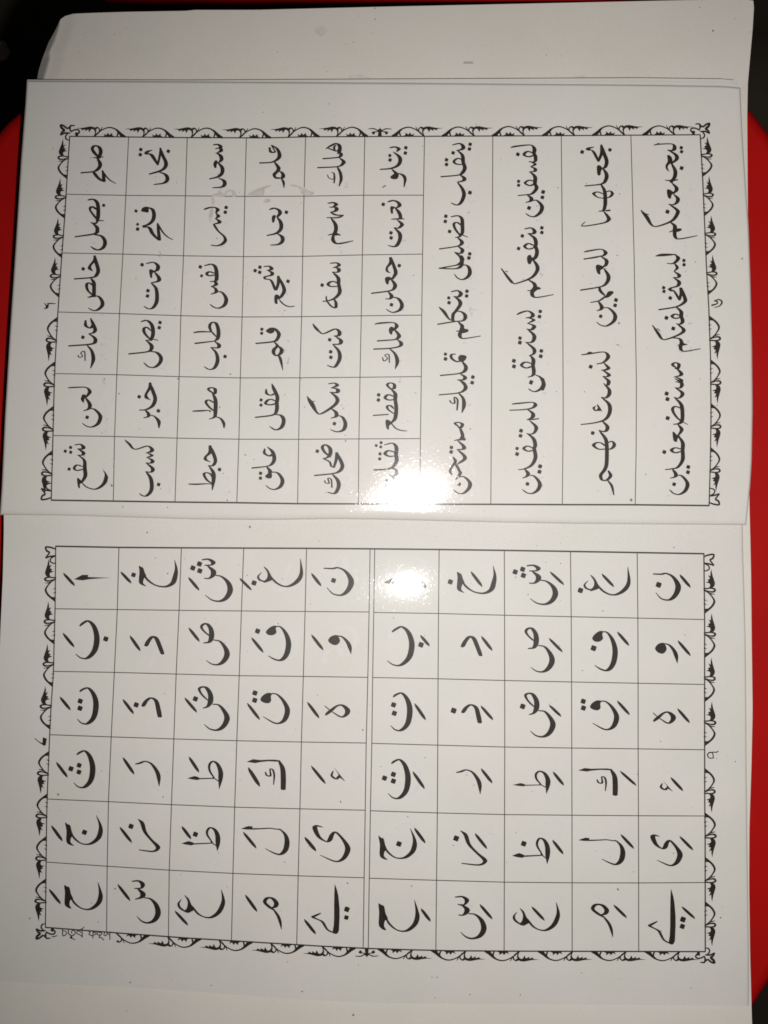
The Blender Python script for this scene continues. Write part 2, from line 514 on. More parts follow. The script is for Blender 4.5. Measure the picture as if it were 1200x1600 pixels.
add('r',460,590,'''
320,58*.5 380,52*.7 400,75 345,98*.5
350,95*.4 405,110 400,140 335,138*.6
340,138*.6 395,185 400,230 350,280 248,340*.7 205,320*.7 160,240*1.3 120,178*.4
150,225*.5 190,222*.2
345,290*.6 390,325 390,365*.9 342,380*.4
400,355*.5 450,370*.8 478,430 460,490 400,508*.8 338,488*.3
D 375,432
905,110*.7 870,70*.7 895,50*.7 935,62*.8 935,100*.9 905,105*.7
905,105*.6 945,150 945,205
945,205*.6 885,210*.8 850,190*.8 880,160*.8 940,180*.6
945,200*.9 955,290 945,380 915,420*.8
935,340*.5 880,300*.6 870,270*.7 900,262*.7 930,290*.6
740,355*.7 880,345*.7
P 855,402 885,398 920,430 890,450 885,488 862,470
910,430*.4 950,475*.5 1000,495*.6 1055,500*.3
D 790,162 788,210
340,745*.7 285,700*.8 262,650*.8 295,630*.8 335,665 335,720 270,760*.6
272,760*.7 330,790*.6 345,830*.6 372,842*.6
398,705*.8 392,770*.8 370,842*.6
398,708*.8 435,780 450,835 420,880 360,900*.8 190,918
355,905*.6 405,960 415,1020 380,1085*.9 312,1075*.4
352,1030*.4 345,955*.4 315,945*.4 325,990*.4 290,985*.4 285,965*.3
D 215,690
845,630*.5 920,615*.7 955,650 955,710 
950,735*.6 890,738*.9 850,715*.9 880,685*.8 945,700*.6
950,700 958,780 920,840*.9 850,860 748,866
910,842*.6 955,870 960,900 890,912*.4
895,912*.5 945,960*.9 955,1060 910,1125*.9 840,1120*.4
D 813,610*.85 767,637*.8 810,650*.8 803,715*.9 800,762*.9 868,965 862,1012
''')
add('r',675,205,'''
195,128*.6 260,115*.8 292,140 285,168 232,182*.6
240,180*.6 285,225*.9 292,290
290,310*.6 235,310*.8 205,285*.7 240,255*.7 285,268*.6
292,290 308,345 285,390 245,412*.7 85,427*.9
262,410*.6 300,435 298,462 238,478*.6
240,478*.5 285,540*.9 300,600 270,672*.9 230,692*.7 180,672*.4
D 358,123 351,167 198,203 136,268 136,312 356,576*1.1
742,152*.7 800,140*1.1 925,130*.6 960,165 955,210
955,225*.7 905,240*.8 862,220*.8 895,190*.8 950,205*.6
955,205 970,240 965,285*.8 912,287*.5
925,285*.5 968,310*.8 925,333*.5
925,333*.5 965,350*.9 965,375*.8 912,382*.4
920,382*.6 965,425 965,490
965,490*.6 920,510*.8 872,487*.7 910,460*.7 960,470*.6
965,490 980,535 940,585*.9 890,595*.6 808,603*.6
890,595*.6 930,625 925,655*.9 880,668*.4
945,650*.5 985,650*.7 1030,700 1020,755 970,798*.9 880,772*.4
D 805,217*1.05 812,470*.9 812,507*.9 1042,570*1.1 1035,620*1.05 910,720*1.1
180,802*.6 245,793*.8 280,820*.9 285,880 285,950*.9 265,985*.7
265,980*.6 220,920*.7 205,870*.7 235,855*.7 275,885*.5
335,993*.3 290,975*.4 250,955*.4
275,970*.8 255,990*.7 220,996*.4
240,996*.6 280,1035 270,1065*.9 220,1082*.6 70,1104*.8
245,1080*.6 285,1110 270,1145*.8 212,1135*.4
215,1137*.6 268,1180*.9 280,1240 255,1280 190,1290*.7 68,1285*.8
D 130,797 125,846 165,940 354,1150 345,1188
870,916*.6 930,907*.8 962,935 950,960 900,960*.6
905,962*.6 960,1000 975,1050 965,1090
965,1090*.6 905,1105*.8 868,1080*.8 905,1053*.8 960,1075*.6
970,1075 985,1130 970,1185 930,1215*.7
D 1030,906 1030,950 847,982 812,1100
''')
add('r',675,400,'''
275,0 285,40 245,80*.8 180,95*.6 68,115*.8
265,82*.6 330,90*.8 355,135 345,185 295,220*.8 210,170*.3
D 347,18
182,335*.6 240,325*.8 272,350 250,382 205,380*.6
210,380*.6 255,415 265,455 225,515*.9 200,545*.9 195,590*.8 205,610*.6
68,480*.5 110,520*1 160,590*.6 215,612*.6
220,515*.5 280,525*.8 312,560 295,605*.8 210,615*.7 55,640*.9
245,615*.6 280,655*.9 275,695 260,740 275,770*.8 320,772*.6 455,750*.4
338,692*.6 290,700*.9 228,705*.4
P 275,640 300,650 305,680 338,690 335,712 270,720
D 328,330 325,375 157,393*.9 160,438
218,920*.6 182,925*.7 185,960*.8 230,990*.8 265,985*.7
P 245,955 258,932 285,927 322,938 318,968 285,995 255,985
285,990*.7 318,1040 300,1085 230,1105*.7 80,1120*.9
265,1103*.6 310,1135 295,1160*.9 240,1162*.5
250,1162*.6 300,1190*.8 315,1240 285,1275*.9
D 126,920*.9 127,965*1.05 383,1135*1.05 376,1188
P 890,25 900,-5 925,-10 940,15 960,0 985,-15 985,20 945,35 925,75 900,70
945,30*.6 985,90 985,140 930,205*.9 800,255*.6 765,257*.6 735,230*.9 650,118*.5
690,140*.4 710,150*.3
900,222*.6 955,255 965,290 940,330 945,375 990,388*.7 1138,362*.4
P 965,285 1018,298 1015,312 985,320 950,345
930,322*.6 895,326*.3
798,548*.7 850,525*.9 905,517*.8 945,545 935,572 882,580*.5
900,578*.5 955,600*.9 895,632*.4
900,632*.5 958,655 935,690 890,685*.5
895,685*.6 955,740 955,785 930,810*.8 878,810*.5
885,810*.6 955,870 955,915*.8 912,935*.5
920,930*.5 950,970 948,1020
945,1030*.6 885,1050*.8 838,1025*.8 875,995*.8 940,1010*.6
945,1020 955,1080 945,1120*.8 900,1136*.4
965,1112*.4 1020,1140*.8 1048,1200 1035,1255*.9
D 1015,520 1008,568*1.05 825,770 824,812*1.1 1025,890*1.05 1020,940*1.1 768,983*1.1 769,1035*1.1 930,1182*1.1
''')
add('r',675,595,'''
265,0*.5 315,50 300,90*.9 240,115*.7 68,132*.7
250,115*.6 292,165*.8 300,230 282,298*.3
235,275*.4 240,180*.5 210,155*.4 212,210*.5 180,205*.4 168,185*.5
D 378,18
250,430*.7 215,400*.7 245,390*.7 285,405*.9 270,440*.8 245,435*.6
260,435*.6 282,490*.9 290,530*.9
312,545*.7 270,548*.8 210,560*.4
P 270,520 290,530 315,540 312,560 280,558 255,560
240,560*.5 295,610 295,640 235,645*.5
240,645*.6 300,700 305,735 245,778*.9
200,718*.7 220,755*.8 185,810*.6 170,850*.7 188,882*.4
215,765*.8 255,840*.8 265,870*.9 225,925*.5
235,905*.5 300,900*.7 355,955 345,1010 295,1055*.8 205,1025*.4
D 182,625 180,667*1.05 255,970*1.05
752,218*.6 810,212*1.1 940,202*.6 970,225 940,255*.8 860,270*.7 730,276*.6
895,268*.6 945,305 940,345 890,365*.4
1000,355*.6 950,362*.7 895,364*.5
915,372*.5 975,430 965,480*.8 890,495*.5
895,495*.6 950,540 968,600 955,640
955,650*.5 900,660*.8 860,635*.8 895,612*.7 950,632*.5
960,640 970,720 935,790*.9 870,825*.7 810,833*.4
870,828*.6 900,865 890,895*.8 850,912*.4
910,885*.4 960,895*.7 1010,960 995,1020 945,1055*.8 848,1020*.4
D 835,468*1.1 830,516*1.05 798,635*.95 798,687*1.1 1014,802*1.15 1008,853*1.15 895,967*1.05
D 928,18*1.05
1035,-20 1045,30 1020,75*.9 975,100*.8 905,75*.4
''')
add('r',895,205,'''
195,150*.5 150,158*.9 135,172*.7 180,180*.6 205,210*.8 240,282*.7
P 130,170 150,152 195,148 170,160 160,180 140,182
268,130*.6 268,210*.8 240,282*.7
268,132*.6 290,200 318,280 305,335*.9 280,350*.7
P 225,340 238,318 262,325 280,350 265,375 258,412 232,408
285,350*.6 315,400 312,450 270,495*.8 115,513*.7
265,500*.6 298,560*.9 305,660 300,710*.9 285,745*.8 245,750*.4
300,630*.6 235,620*.5 195,585*.8 235,570*.6 290,590*.5
310,570*.5 350,560*.6 372,585*.8 350,615*.7 320,625*.5
P 310,740 350,735 352,748 310,752
290,750*.5 335,810 330,840*.9 280,862*.7 130,888*.6 80,888*.5
82,882*.3 115,850*.3
D 88,195*1.05 348,175
108,1132*.6 165,1120*1 265,1107*.6 308,1135 290,1165*.8 240,1175*.7 105,1200*.7
762,130*.5 810,122*.7 930,120*.6 955,150 940,180 890,178*.6
795,115*.6 825,122*.6
900,180*.6 965,220 975,260 935,298*.8
P 885,228 905,225 930,250 935,300 905,310 890,340 905,380 875,355 870,320 890,280
925,300*.6 960,370 955,430 925,470 930,485*.6
983,455*.7 935,462*.9 868,460*.4
930,485*.6 972,530 965,565*.9 930,575*.6
P 882,555 905,545 945,570 965,580 930,595 918,632 892,620
945,590*.5 985,630 975,670*.9 900,685*.5
905,685*.6 975,735 982,770 930,840*.9 800,890*.7 740,880*.7 690,800*1.1 640,742*.5
690,775*.5 715,785*.2
910,850*.6 955,885 955,930 960,990*.9 1000,1010*.7 1165,980*.4
P 960,915 1015,912 1018,930 975,945
945,930*.6 905,946*.3
D 1017,155*.95 1020,192*.95 1020,346*1.1 888,755*1.15
785,1168*.7 850,1155*1.2 960,1160*.6 990,1200
''')
add('r',895,400,'''
105,28*.7 200,15*.9 265,0*.6
265,5*.6 315,40 310,85*.9 270,108*.7
P 215,100 235,80 280,95 290,115 260,135 258,172 230,160
295,120*.6 332,180 330,230 295,275*.8 230,295*.7 75,320*1
250,295*.6 260,330*.9 300,372*.8
378,340*.7 350,360*.8 300,385*.7 245,420*.6 168,435*.5
P 330,335 375,330 378,350 340,385 305,390
240,425*.6 270,470 265,500*.9 228,513*.4
285,485*.4 340,490*.7 395,550 385,610 320,655*.8 222,620*.3
D 405,413*1.1 397,463*1.05 262,565*1
82,926*.5 150,918*.8 290,900*.6 332,935 315,975*.9 225,1012*.5
P 130,915 155,897 185,905 175,920
295,1005*.6 335,1050 300,1070 268,1070*.4
280,1070*.5 338,1110 325,1130*.8 280,1130*.4
285,1130*.5 335,1170 330,1210*.9
D 168,1038*1.1
778,0*.5 860,-5 965,-15*.6
965,-10*.6 990,20 960,60*.9 885,68*.4
955,70*.6 980,110*.8 950,145*.4
950,145*.5 995,175 990,200*.8 940,203*.4
945,203*.5 995,240 985,280*.9 920,300*.6 905,315*.7 950,330*.6 1000,412*.8
P 895,310 920,292 950,290 925,312 940,330 910,330
1012,300*.8 1015,350*.8 1000,412*.7
1015,300*.8 1050,390 1050,430 990,470*.8 900,490*.8 808,503*1
965,475*.6 1015,520 1015,570
1010,575*.6 960,585*.8 930,565*.8 960,545*.8 1010,560*.6
1018,565 1030,615 1005,640*.8 972,635*.5
980,637*.6 1040,690 1010,730*.9 900,775*.7 840,780*.7 800,725*.9 748,650*.4
790,680*.4 820,702*.2
940,768*.5 1000,775*.8 1020,810 1010,850 1020,885*.8 1060,893*.6 1195,870*.4
P 1010,800 1050,820 1078,828 1040,840 975,838 1005,825
D 1042,42*.95 1043,82*.95 852,297*.95 855,332*.95 914,394*1.05 878,580*1.1 942,680*1.1
970,1050*.7 935,1020*.8 960,1000*.7 995,1015*.9 985,1055*.8 960,1055*.6
975,1055*.6 1015,1095 1010,1120*.9 950,1135*.4
965,1135*.5 1015,1160 1010,1185*.8 965,1178*.4
''')
add('r',895,595,'''
290,25*.5 340,80*.9 340,130 310,160*.8 268,155*.5
272,157*.6 340,220 345,300 300,365*.9 200,395*.7 78,410*.6
275,375*.6 325,430 305,475*.9 245,465*.5
250,468*.6 305,540 318,600 320,700 315,790 295,840 262,885*.9 275,930*.8 320,930*.8 355,890*.9 335,845*.7
310,640*.6 240,640*.7 195,605*.9 225,580*.7 300,610*.6
330,580*.5 370,568*.6 390,600*.9 365,635*.8 320,645*.5
325,930*.5 365,985*.7 385,1070*.3
230,222*.3 245,250*.6 270,285*.4
250,270*.5 215,280*.6 195,255*.6 215,238*.4
P 225,270 245,250 262,262 250,285
D 187,490*1.05
960,-20*.5 1020,20 1010,65*.8 960,65*.4
965,67*.6 1025,110 1020,145*.9 950,155*.5
955,157*.6 1015,220 1028,300 1025,370 1000,400 945,408*.5
1020,385*.6 965,330*.7 935,270*.8 960,240*.7 1015,260*.6
1078,410*.25 1030,385*.4
985,408*.6 1020,450 1010,485*.8 985,510*.6
P 935,485 950,480 985,515 1010,510 985,540 975,572 945,560
990,515*.6 1030,580 1030,650
1020,660*.6 960,675*.8 925,650*.9 960,628*.7 1015,640*.6
1030,650 1030,740 985,810*.8 930,825*.7 868,833*.5
935,828*.6 965,870 960,900*.8 915,912*.4
975,890*.4 1020,890*.7 1075,960 1055,1030 1000,1065*.8 908,1022*.4
D 880,120*1.15 888,172*1.15 890,350*1.15 858,668*1.1 1083,808*1.1 1080,857*1.1 950,970*1.05
''')
# left half of the left page : glyph name, bbox, strokes ; marks separately
G={}
def g(tile,name,bb,txt):
    G[name]=(tile,bb,txt); add('l',tile[0],tile[1],txt)
def use(tile,name,bb):
    t0,b0,txt=G[name]
    out=[]
    for line in txt.strip().splitlines():
        tk=line.split(); r=[]
        if tk[0] in 'SPFDLA': r.append(tk.pop(0))
        for t in tk:
            a,_,s=t.partition('*'); x,y=map(float,a.split(','))
            x=bb[0]+(x-b0[0])*(bb[1]-bb[0])/(b0[1]-b0[0]); y=bb[2]+(y-b0[2])*(bb[3]-bb[2])/(b0[3]-b0[2])
            r.append(f'{x:.0f},{y:.0f}'+(f'*{s}' if s else ''))
        out.append(' '.join(r))
    add('l',tile[0],tile[1],'\n'.join(out))
L1=(85,855);L2=(280,855);L3=(80,1055);L4=(275,1055);L5=(70,1260);L6=(265,1260);L7=(470,855);L8=(470,1055);L9=(460,1270)
R1=(585,855);R2=(785,855);R3=(980,855);R4=(585,1055);R5=(785,1055);R6=(980,1055);R7=(580,1270);R8=(780,1270);R9=(980,1280)
g(L1,'alif',(185,535,258,312),'F 185,300 225,278 262,259 318,260 313,279 420,283 537,287 440,292 330,300 265,311 215,306')
g(L1,'kha',(790,1158,122,388),'''P 792,176 812,183 832,194 847,235 862,275 842,292 832,335 862,366 828,358 800,342 791,315 797,230
842,262*.3 880,312*.5 950,357*.4 1040,370*.75 1108,338*.9 1133,270*.85 1142,200*.5 1127,122*.1''')
g(L1,'ba',(233,425,685,1050),'240,737*.5 275,708*.6 320,692*.65 372,745*.85 398,850 378,965 315,1037*.8 200,1003*.15')
g(L1,'dal',(840,1035,830,1003),'860,922*.85 885,875*.75 920,840*.7 955,855*.8 988,930*.8 1013,998*.8')
add('l',*L1,'D 742,260*.9 482,860\nA 84,242 190,362\nA 622,230 720,338\nA 80,805 185,937\nA 708,830 805,973')
g(L2,'sheen',(213,508,105,517),'''215,118*.35 275,113*.7 318,140*.9 305,165*.5 240,170*.3
262,172*.4 318,220*.95 315,265*.85 238,292*.3
340,263*.3 400,277*.5 458,330*.85 478,400 448,468*.95 390,505*.85 245,450*.12''')
g(L2,'ghain',(733,1165,110,377),'''770,238*.12 740,275*.35 757,308*.5 805,323*.5
P 790,180 825,203 845,232 862,265 882,300 850,318 800,333 790,322 822,290 826,240
862,282*.4 910,332*.5 975,365*.5 1040,362*.75 1108,318*.9 1145,245*.65 1137,110*.1''')
g(L2,'sad',(195,480,708,1112),'''285,832*.4 235,790*.4 208,750*.5 228,722*.6 265,722*.7 298,770*.85 303,840*.95 283,888*.7 230,897*.35
325,870*.3 385,885*.5 436,950*.85 448,1010 418,1068*.95 370,1100*.75 255,1063*.12''')
g(L2,'fa',(810,1055,730,1073),'''P 812,795 840,760 880,737 912,740 906,765 912,800 880,824 835,822
895,745*.35 950,748*.4 1000,810*.75 1025,900*.95 1008,1000*.95 960,1057*.85 900,1053*.5 837,1020*.15''')
add('l',*L2,'D 190,157 128,195 193,222 702,335 735,787\nA 87,282 187,405\nA 567,290 677,403\nA 90,755 190,885\nA 678,847 788,987')
g(L3,'ta',(240,447,112,465),'270,152*.5 302,130*.55 350,122*.6 398,180*.85 420,270 402,388*.95 345,452*.8 245,412*.12')
g(L3,'zal',(840,1045,203,395),'862,287*.85 892,240*.7 935,214*.6 983,240*.75 1005,320*.85 1018,388*.85')
g(L3,'tha',(208,415,702,1062),'243,743*.5 277,720*.55 320,712*.6 365,768*.85 389,870 372,983*.95 315,1048*.8 212,1010*.12')
g(L3,'ra',(785,1027,800,1040),'790,833*.3 830,825*.6 880,808*.4 940,832*.5 990,900*.75 1008,960*.7 1012,1040*.12')
add('l',*L3,'D 272,243 270,310 797,278 262,845*.95 185,877 260,908*.95\nA 82,203 180,327\nA 672,225 773,363\nA 48,815 152,958\nA 672,770 778,930')
g(L4,'dad',(208,510,100,528),'''295,232*.4 243,182*.4 217,132*.5 240,112*.6 285,118*.75 322,180*.9 322,250*.95 297,293*.6 255,308*.3
345,272*.3 405,282*.5 461,350*.85 478,410 446,478*.95 390,514*.85 265,462*.12''')
g(L4,'qaf',(790,1073,165,460),'''P 791,232 812,192 858,166 900,172 890,198 892,238 870,262 825,258
880,175*.35 940,177*.4 1000,230*.65 1042,310*.9 1036,380*.95 1000,436*.8 930,450*.5 818,390*.12''')
g(L4,'tah',(105,445,797,1067),'''F 105,967 140,955 175,945 205,953 222,964 362,961 362,972 222,976 200,984 150,977
362,968*.3 318,900*.4 313,842*.45 345,808*.5 388,832*.65 417,900*.85 417,970*.8 405,1065*.1
345,957*.2 405,998*.25''')
g(L4,'kaf',(660,1040,787,1075),'''F 660,812 690,800 722,787 790,795 870,791 940,792 985,806 962,812 868,807 790,815 742,825
965,802*.5 998,870*.85 1006,960*.95 1005,1068*.9
838,910*.3 852,940*.35 885,943*.4 884,905*.3 882,880*.28 908,888*.35 921,940*.35 915,1025*.18''')
add('l',*L4,'D 182,222 740,167 738,235 \nA 82,212 195,348\nA 668,262 785,418\nA 122,765 215,910\nA 677,865 785,1043*1.2')
g(L5,'jim',(190,545,85,370),'''P 190,152 213,166 238,178 252,230 268,278 248,292 242,335 275,368 240,363 210,345 200,310 203,230
248,255*.3 285,307*.45 350,350*.35 430,350*.75 498,300*.9 522,235*.85 518,170*.5 483,85*.1''')
g(L5,'zay',(875,1088,115,432),'877,122*.3 912,155*.75 940,240*.65 1000,315*.55 1055,370*.85 1057,400*.7 1010,422*.6 885,408*.25')
g(L5,'ha2',(182,542,712,977),'''P 182,740 208,750 232,762 245,818 265,865 240,880 232,922 250,956 222,953 192,930 184,900 188,810
245,850*.3 282,910*.45 350,958*.35 430,962*.75 498,912*.9 522,850*.85 518,790*.5 498,712*.1''')
g(L5,'seen',(818,1090,690,1100),'''820,702*.35 880,699*.65 917,728*.85 905,765*.5 842,769*.25
868,770*.4 917,812*.95 911,850*.85 850,870*.3
935,857*.3 990,867*.5 1042,920*.85 1062,1000 1028,1068*.95 965,1092*.8 865,1032*.12''')
add('l',*L5,'D 372,243 808,187\nA 62,180 165,325\nA 703,193 815,340\nA 40,775 148,915\nA 683,730 800,885')
g(L6,'zah',(110,477,192,415),'''F 110,348 145,335 180,325 215,336 230,345 402,339 402,349 228,358 205,366 150,358
405,343*.25 355,270*.4 354,227*.45 380,200*.5 423,218*.65 450,275*.85 452,345*.8 447,415*.1
385,332*.2 440,372*.25''')
g(L6,'lam',(668,1128,183,460),'''F 668,210 705,195 738,184 780,188 775,204 850,203 940,199 1060,216 1030,222 940,210 860,215 790,218 720,217
1030,210*.25 1083,262*.6 1101,330*.9 1086,408*.95 1040,449*.75 980,438*.4 900,397*.1''')
g(L6,'ain',(78,522,782,1050),'''110,872*.12 84,910*.4 97,950*.5 145,985*.5
P 138,832 165,850 182,868 205,920 232,965 200,988 175,999 140,990 138,978 162,950 168,890
210,935*.4 260,1000*.45 320,1035*.35 390,1040*.75 458,995*.9 497,920*.8 502,860*.5 485,782*.1''')
g(L6,'mim',(880,1052,848,1152),'''975,970*.6 930,938*.7 892,897*.65 915,860*.75 965,863*.75 1000,905*.85 990,940*.8 955,952*.5
975,965*.4 1018,1030*.55 1038,1090*.5 1048,1152*.1''')
add('l',*L6,'D 242,262\nA 115,187 200,305\nA 690,240 813,393\nA 50,980 172,1115\nA 710,830 820,987')
g(L7,'nun',(213,500,185,458),'218,198*.35 300,200*.6 350,193*.5 420,227*.65 472,310 452,390*.95 390,447*.75 245,380*.12')
g(L7,'waw',(255,478,820,1000),'''P 256,875 283,837 330,823 352,838 368,880 337,916 290,910
330,830*.35 390,842*.45 438,890*.7 460,940*.7 470,1000*.1''')
add('l',*L7,'D 307,312*.95\nA 100,245 190,365\nA 100,820 210,965')
g(L8,'ha',(222,467,268,400),'''225,289*.18 272,327*.25
236,370*.8 290,325*.7 340,288*.5 390,282*.7 436,322*.95 430,365*.8 382,392*.5 312,355*.25 270,325*.18''')
g(L8,'hamza',(282,415,867,997),'''303,900*.25 289,940*.45 320,968*.5 350,972*.4
P 312,868 340,898 365,930 415,995 370,965 345,972 333,957 352,930''')
add('l',*L8,'A 62,252 172,403\nA 97,850 232,1018')
g(L9,'ya',(170,533,113,465),'''265,135*.12 205,122*.7 193,150*.9 232,228*.7 300,270*.35 330,257*.85 353,205*.75 387,182*.5 450,242*.6 498,320*.95 490,380*.95 450,437*.8 380,455*.5 243,398*.1''')
g(L9,'yeh',(155,425,665,1138),'''245,942*.35 195,965*.6 173,978*.6 220,1000*.35 265,1025*.5 310,1095*.4 372,1126*.4
F 378,665 388,690 400,725 412,775 418,830 424,900 424,980 418,1105 407,1128 390,1137 365,1132 358,1110 368,1060 372,980 372,850 374,760''')
add('l',*L9,'D 492,905*1.05 487,982*.9\nA 97,228 202,360*1.15\nA 92,998 200,1138')
# right half
for t,n,b in ((R1,'alif',(90,420,290,345)),(R1,'kha',(772,1145,178,450)),(R1,'ba',(160,382,740,1115)),(R1,'dal',(805,1020,828,1020)),
 (R2,'sheen',(228,528,163,545)),(R2,'ghain',(763,1205,187,456)),(R2,'sad',(207,498,748,1180)),(R2,'fa',(840,1087,778,1170)),
 (R3,'nun',(240,503,238,503)),(R3,'waw',(260,478,892,1087)),(R4,'ta',(148,360,160,528)),(R4,'zal',(808,1015,268,450)),
 (R4,'tha',(125,342,783,1165)),(R4,'ra',(765,1007,880,1112)),(R5,'dad',(207,505,160,590)),(R5,'qaf',(820,1098,235,518)),
 (R5,'tah',(95,455,892,1110)),(R5,'kaf',(708,1092,870,1128)),(R6,'ha',(240,457,335,457)),(R6,'hamza',(310,427,992,1092)),
 (R7,'jim',(68,430,148,442)),(R7,'zay',(838,1100,163,500)),(R7,'ha2',(68,453,820,1123)),(R7,'seen',(787,1087,778,1187)),
 (R8,'zah',(120,478,230,477)),(R8,'lam',(740,1185,232,493)),(R8,'ain',(132,572,843,1110)),(R8,'mim',(862,1070,850,1165)),
 (R9,'ya',(222,522,142,442)),(R9,'yeh',(192,455,650,1178))): use(t,n,b)
add('l',*R1,'D 712,325 437,915*1.05\nA 430,290 482,388\nA 905,228 1010,370\nA 432,825 515,927\nA 1003,835 1105,970')
add('l',*R2,'D 190,207 120,232 197,265 732,405*1.05 855,947*1.1\nA 447,230 577,353\nA 932,250 1045,372\nA 437,853 563,983\nA 1078,793 1187,923')
add('l',*R3,'D 295,353*1.1\nA 493,257 593,378\nA 475,875 593,1018')
add('l',*R4,'D 180,278 187,357 743,332*1.1 178,930 95,965 178,993\nA 377,265 480,420\nA 998,287 1112,420\nA 360,903 470,1065\nA 1000,875 1105,1012')
add('l',*R5,'D 190,293*1.05 758,245 760,308\nA 440,280 550,387\nA 1077,240 1192,372\nA 475,905 575,1033\nA 1103,898 1255,1035')
add('l',*R6,'A 472,313 585,447\nA 408,958 523,1085')
add('l',*R7,'D 260,292*1.05 797,240*1.1\nA 405,142 507,285\nA 973,193 1085,337\nA 467,897 555,1018\nA 1018,858 1135,997')
add('l',*R8,'D 230,290*1.05\nA 500,255 600,387\nA 1140,203 1262,335\nA 305,880 425,1010\nA 1073,863 1195,985')
add('l',*R9,'D 523,940*1.1 517,1005\nA 492,160 617,290\nA 512,820 635,933')
# ------------------------------------------------------------------ setting: dark floor far below, red chair
def box_rounded(name, outline, z0, z1, mat, parent, bevel=.004, dish=0.0):
    bm = bmesh.new()
    vs_ = [bm.verts.new((x, y, z0)) for x, y in outline]
    f = bm.faces.new(vs_)
    r = bmesh.ops.extrude_face_region(bm, geom=[f])
    for v in [g for g in r['geom'] if isinstance(g, bmesh.types.BMVert)]: v.co.z = z1
    bmesh.ops.recalc_face_normals(bm, faces=bm.faces)
    top = [e for e in bm.edges if all(abs(v.co.z-z1) < 1e-6 for v in e.verts)]
    bmesh.ops.bevel(bm, geom=top, offset=bevel, segments=5, profile=.5, affect='EDGES')
    me = bpy.data.meshes.new(name); bm.to_mesh(me); bm.free()
    for p in me.polygons: p.use_smooth = len(p.vertices) == 4
    return link(name, me, mat, parent)
fl_me = bpy.data.meshes.new('floor'); fl_me.from_pydata([(-3, -3, -.46), (3, -3, -.46), (3, 3, -.46), (-3, 3, -.46)], [], [(0, 1, 2, 3)])
tag(link('floor', fl_me, FLOOR), kind='structure')
chair = bpy.data.objects.new('plastic_chair', None); COL.objects.link(chair)
tag(chair, 'red moulded plastic chair whose seat carries the paper and the open book', 'chair')
chair.location = (0, 0, -.46)
chair_inv = (0, 0, .46)
def child(o): o.location = chair_inv; return o
def px_out(pts, z): return [P3(x, y, z)[:2] for x, y in pts]
ST = -.0015   # seat top
seat_px = polyline([(-230, 900), (-190, 560), (-60, 260), (0, 190), (45, 150), (130, 96), (300, 62), (600, 50), (900, 62), (1080, 90), (1168, 152), (1205, 195), (1290, 330), (1330, 560), (1330, 900), (1310, 1250), (1262, 1440), (1200, 1558), (1165, 1605), (1090, 1690), (950, 1780), (600, 1830), (250, 1790), (40, 1700), (-120, 1560), (-200, 1250)], 90)
child(box_rounded('seat', px_out(seat_px[::-1], ST), ST-.012, ST, RED, chair, .005))
# back rail of the chair, lower and behind the gap
def rail(pts, z, w, h):
    bm = bmesh.new()
    prev = None
    for x, y, z in pts:
        X, Y, _ = P3(x, y, z)
        ring = [bm.verts.new((X, Y+w/2*math.cos(a), z-h+h*math.sin(a))) for a in [k*math.pi/8 for k in range(16)]]
        if prev:
            for k in range(16): bm.faces.new((prev[k], prev[(k+1) % 16], ring[(k+1) % 16], ring[k]))
        prev = ring
    bmesh.ops.recalc_face_normals(bm, faces=bm.faces)
    me = bpy.data.meshes.new('back_rail'); bm.to_mesh(me); bm.free()
    for p in me.polygons: p.use_smooth = True
    return link('back_rail', me, RED, chair)
child(rail([(150, -60, -.14), (300, -34, -.12), (450, -28, -.09), (600, -27, -.055), (760, -28, -.03), (900, -33, -.015), (1050, -38, -.010), (1150, -42, -.010), (1180, -66, -.008)], 0, .019, .014))
for lx, ly in ((90, 350), (1110, 350), (60, 1450), (1140, 1450)):
    X, Y, _ = P3(lx, ly, 0)
    me = bpy.data.meshes.new('leg'); bm = bmesh.new()
    bmesh.ops.create_cone(bm, cap_ends=True, segments=20, radius1=.016, radius2=.021, depth=.447)
    for v in bm.verts: v.co.x += X*(1+.12*(v.co.z < 0)); v.co.y += Y*(1+.12*(v.co.z < 0)); v.co.z += -.46+.2235
    bm.to_mesh(me); bm.free()
    child(link('leg', me, RED, chair))
# a small pale scrap on the floor beyond the chair
sx, sy, _ = P3(0, 80, -.40)
bm = bmesh.new(); bmesh.ops.create_icosphere(bm, subdivisions=3, radius=.007)
for v in bm.verts: v.co *= 1+.35*mnoise.noise(v.co*160); v.co.z *= .5
me = bpy.data.meshes.new('scrap'); bm.to_mesh(me); bm.free()
sc_o = link('paper_scrap', me, SCRAP); 
SXY = (-600*K*(H+.4565)/H, 720*K*(H+.4565)/H)
sc_o.location = (SXY[0], SXY[1], -.4565)
tag(sc_o, 'small pale pinkish scrap on the dark floor beyond the chair', 'scrap')

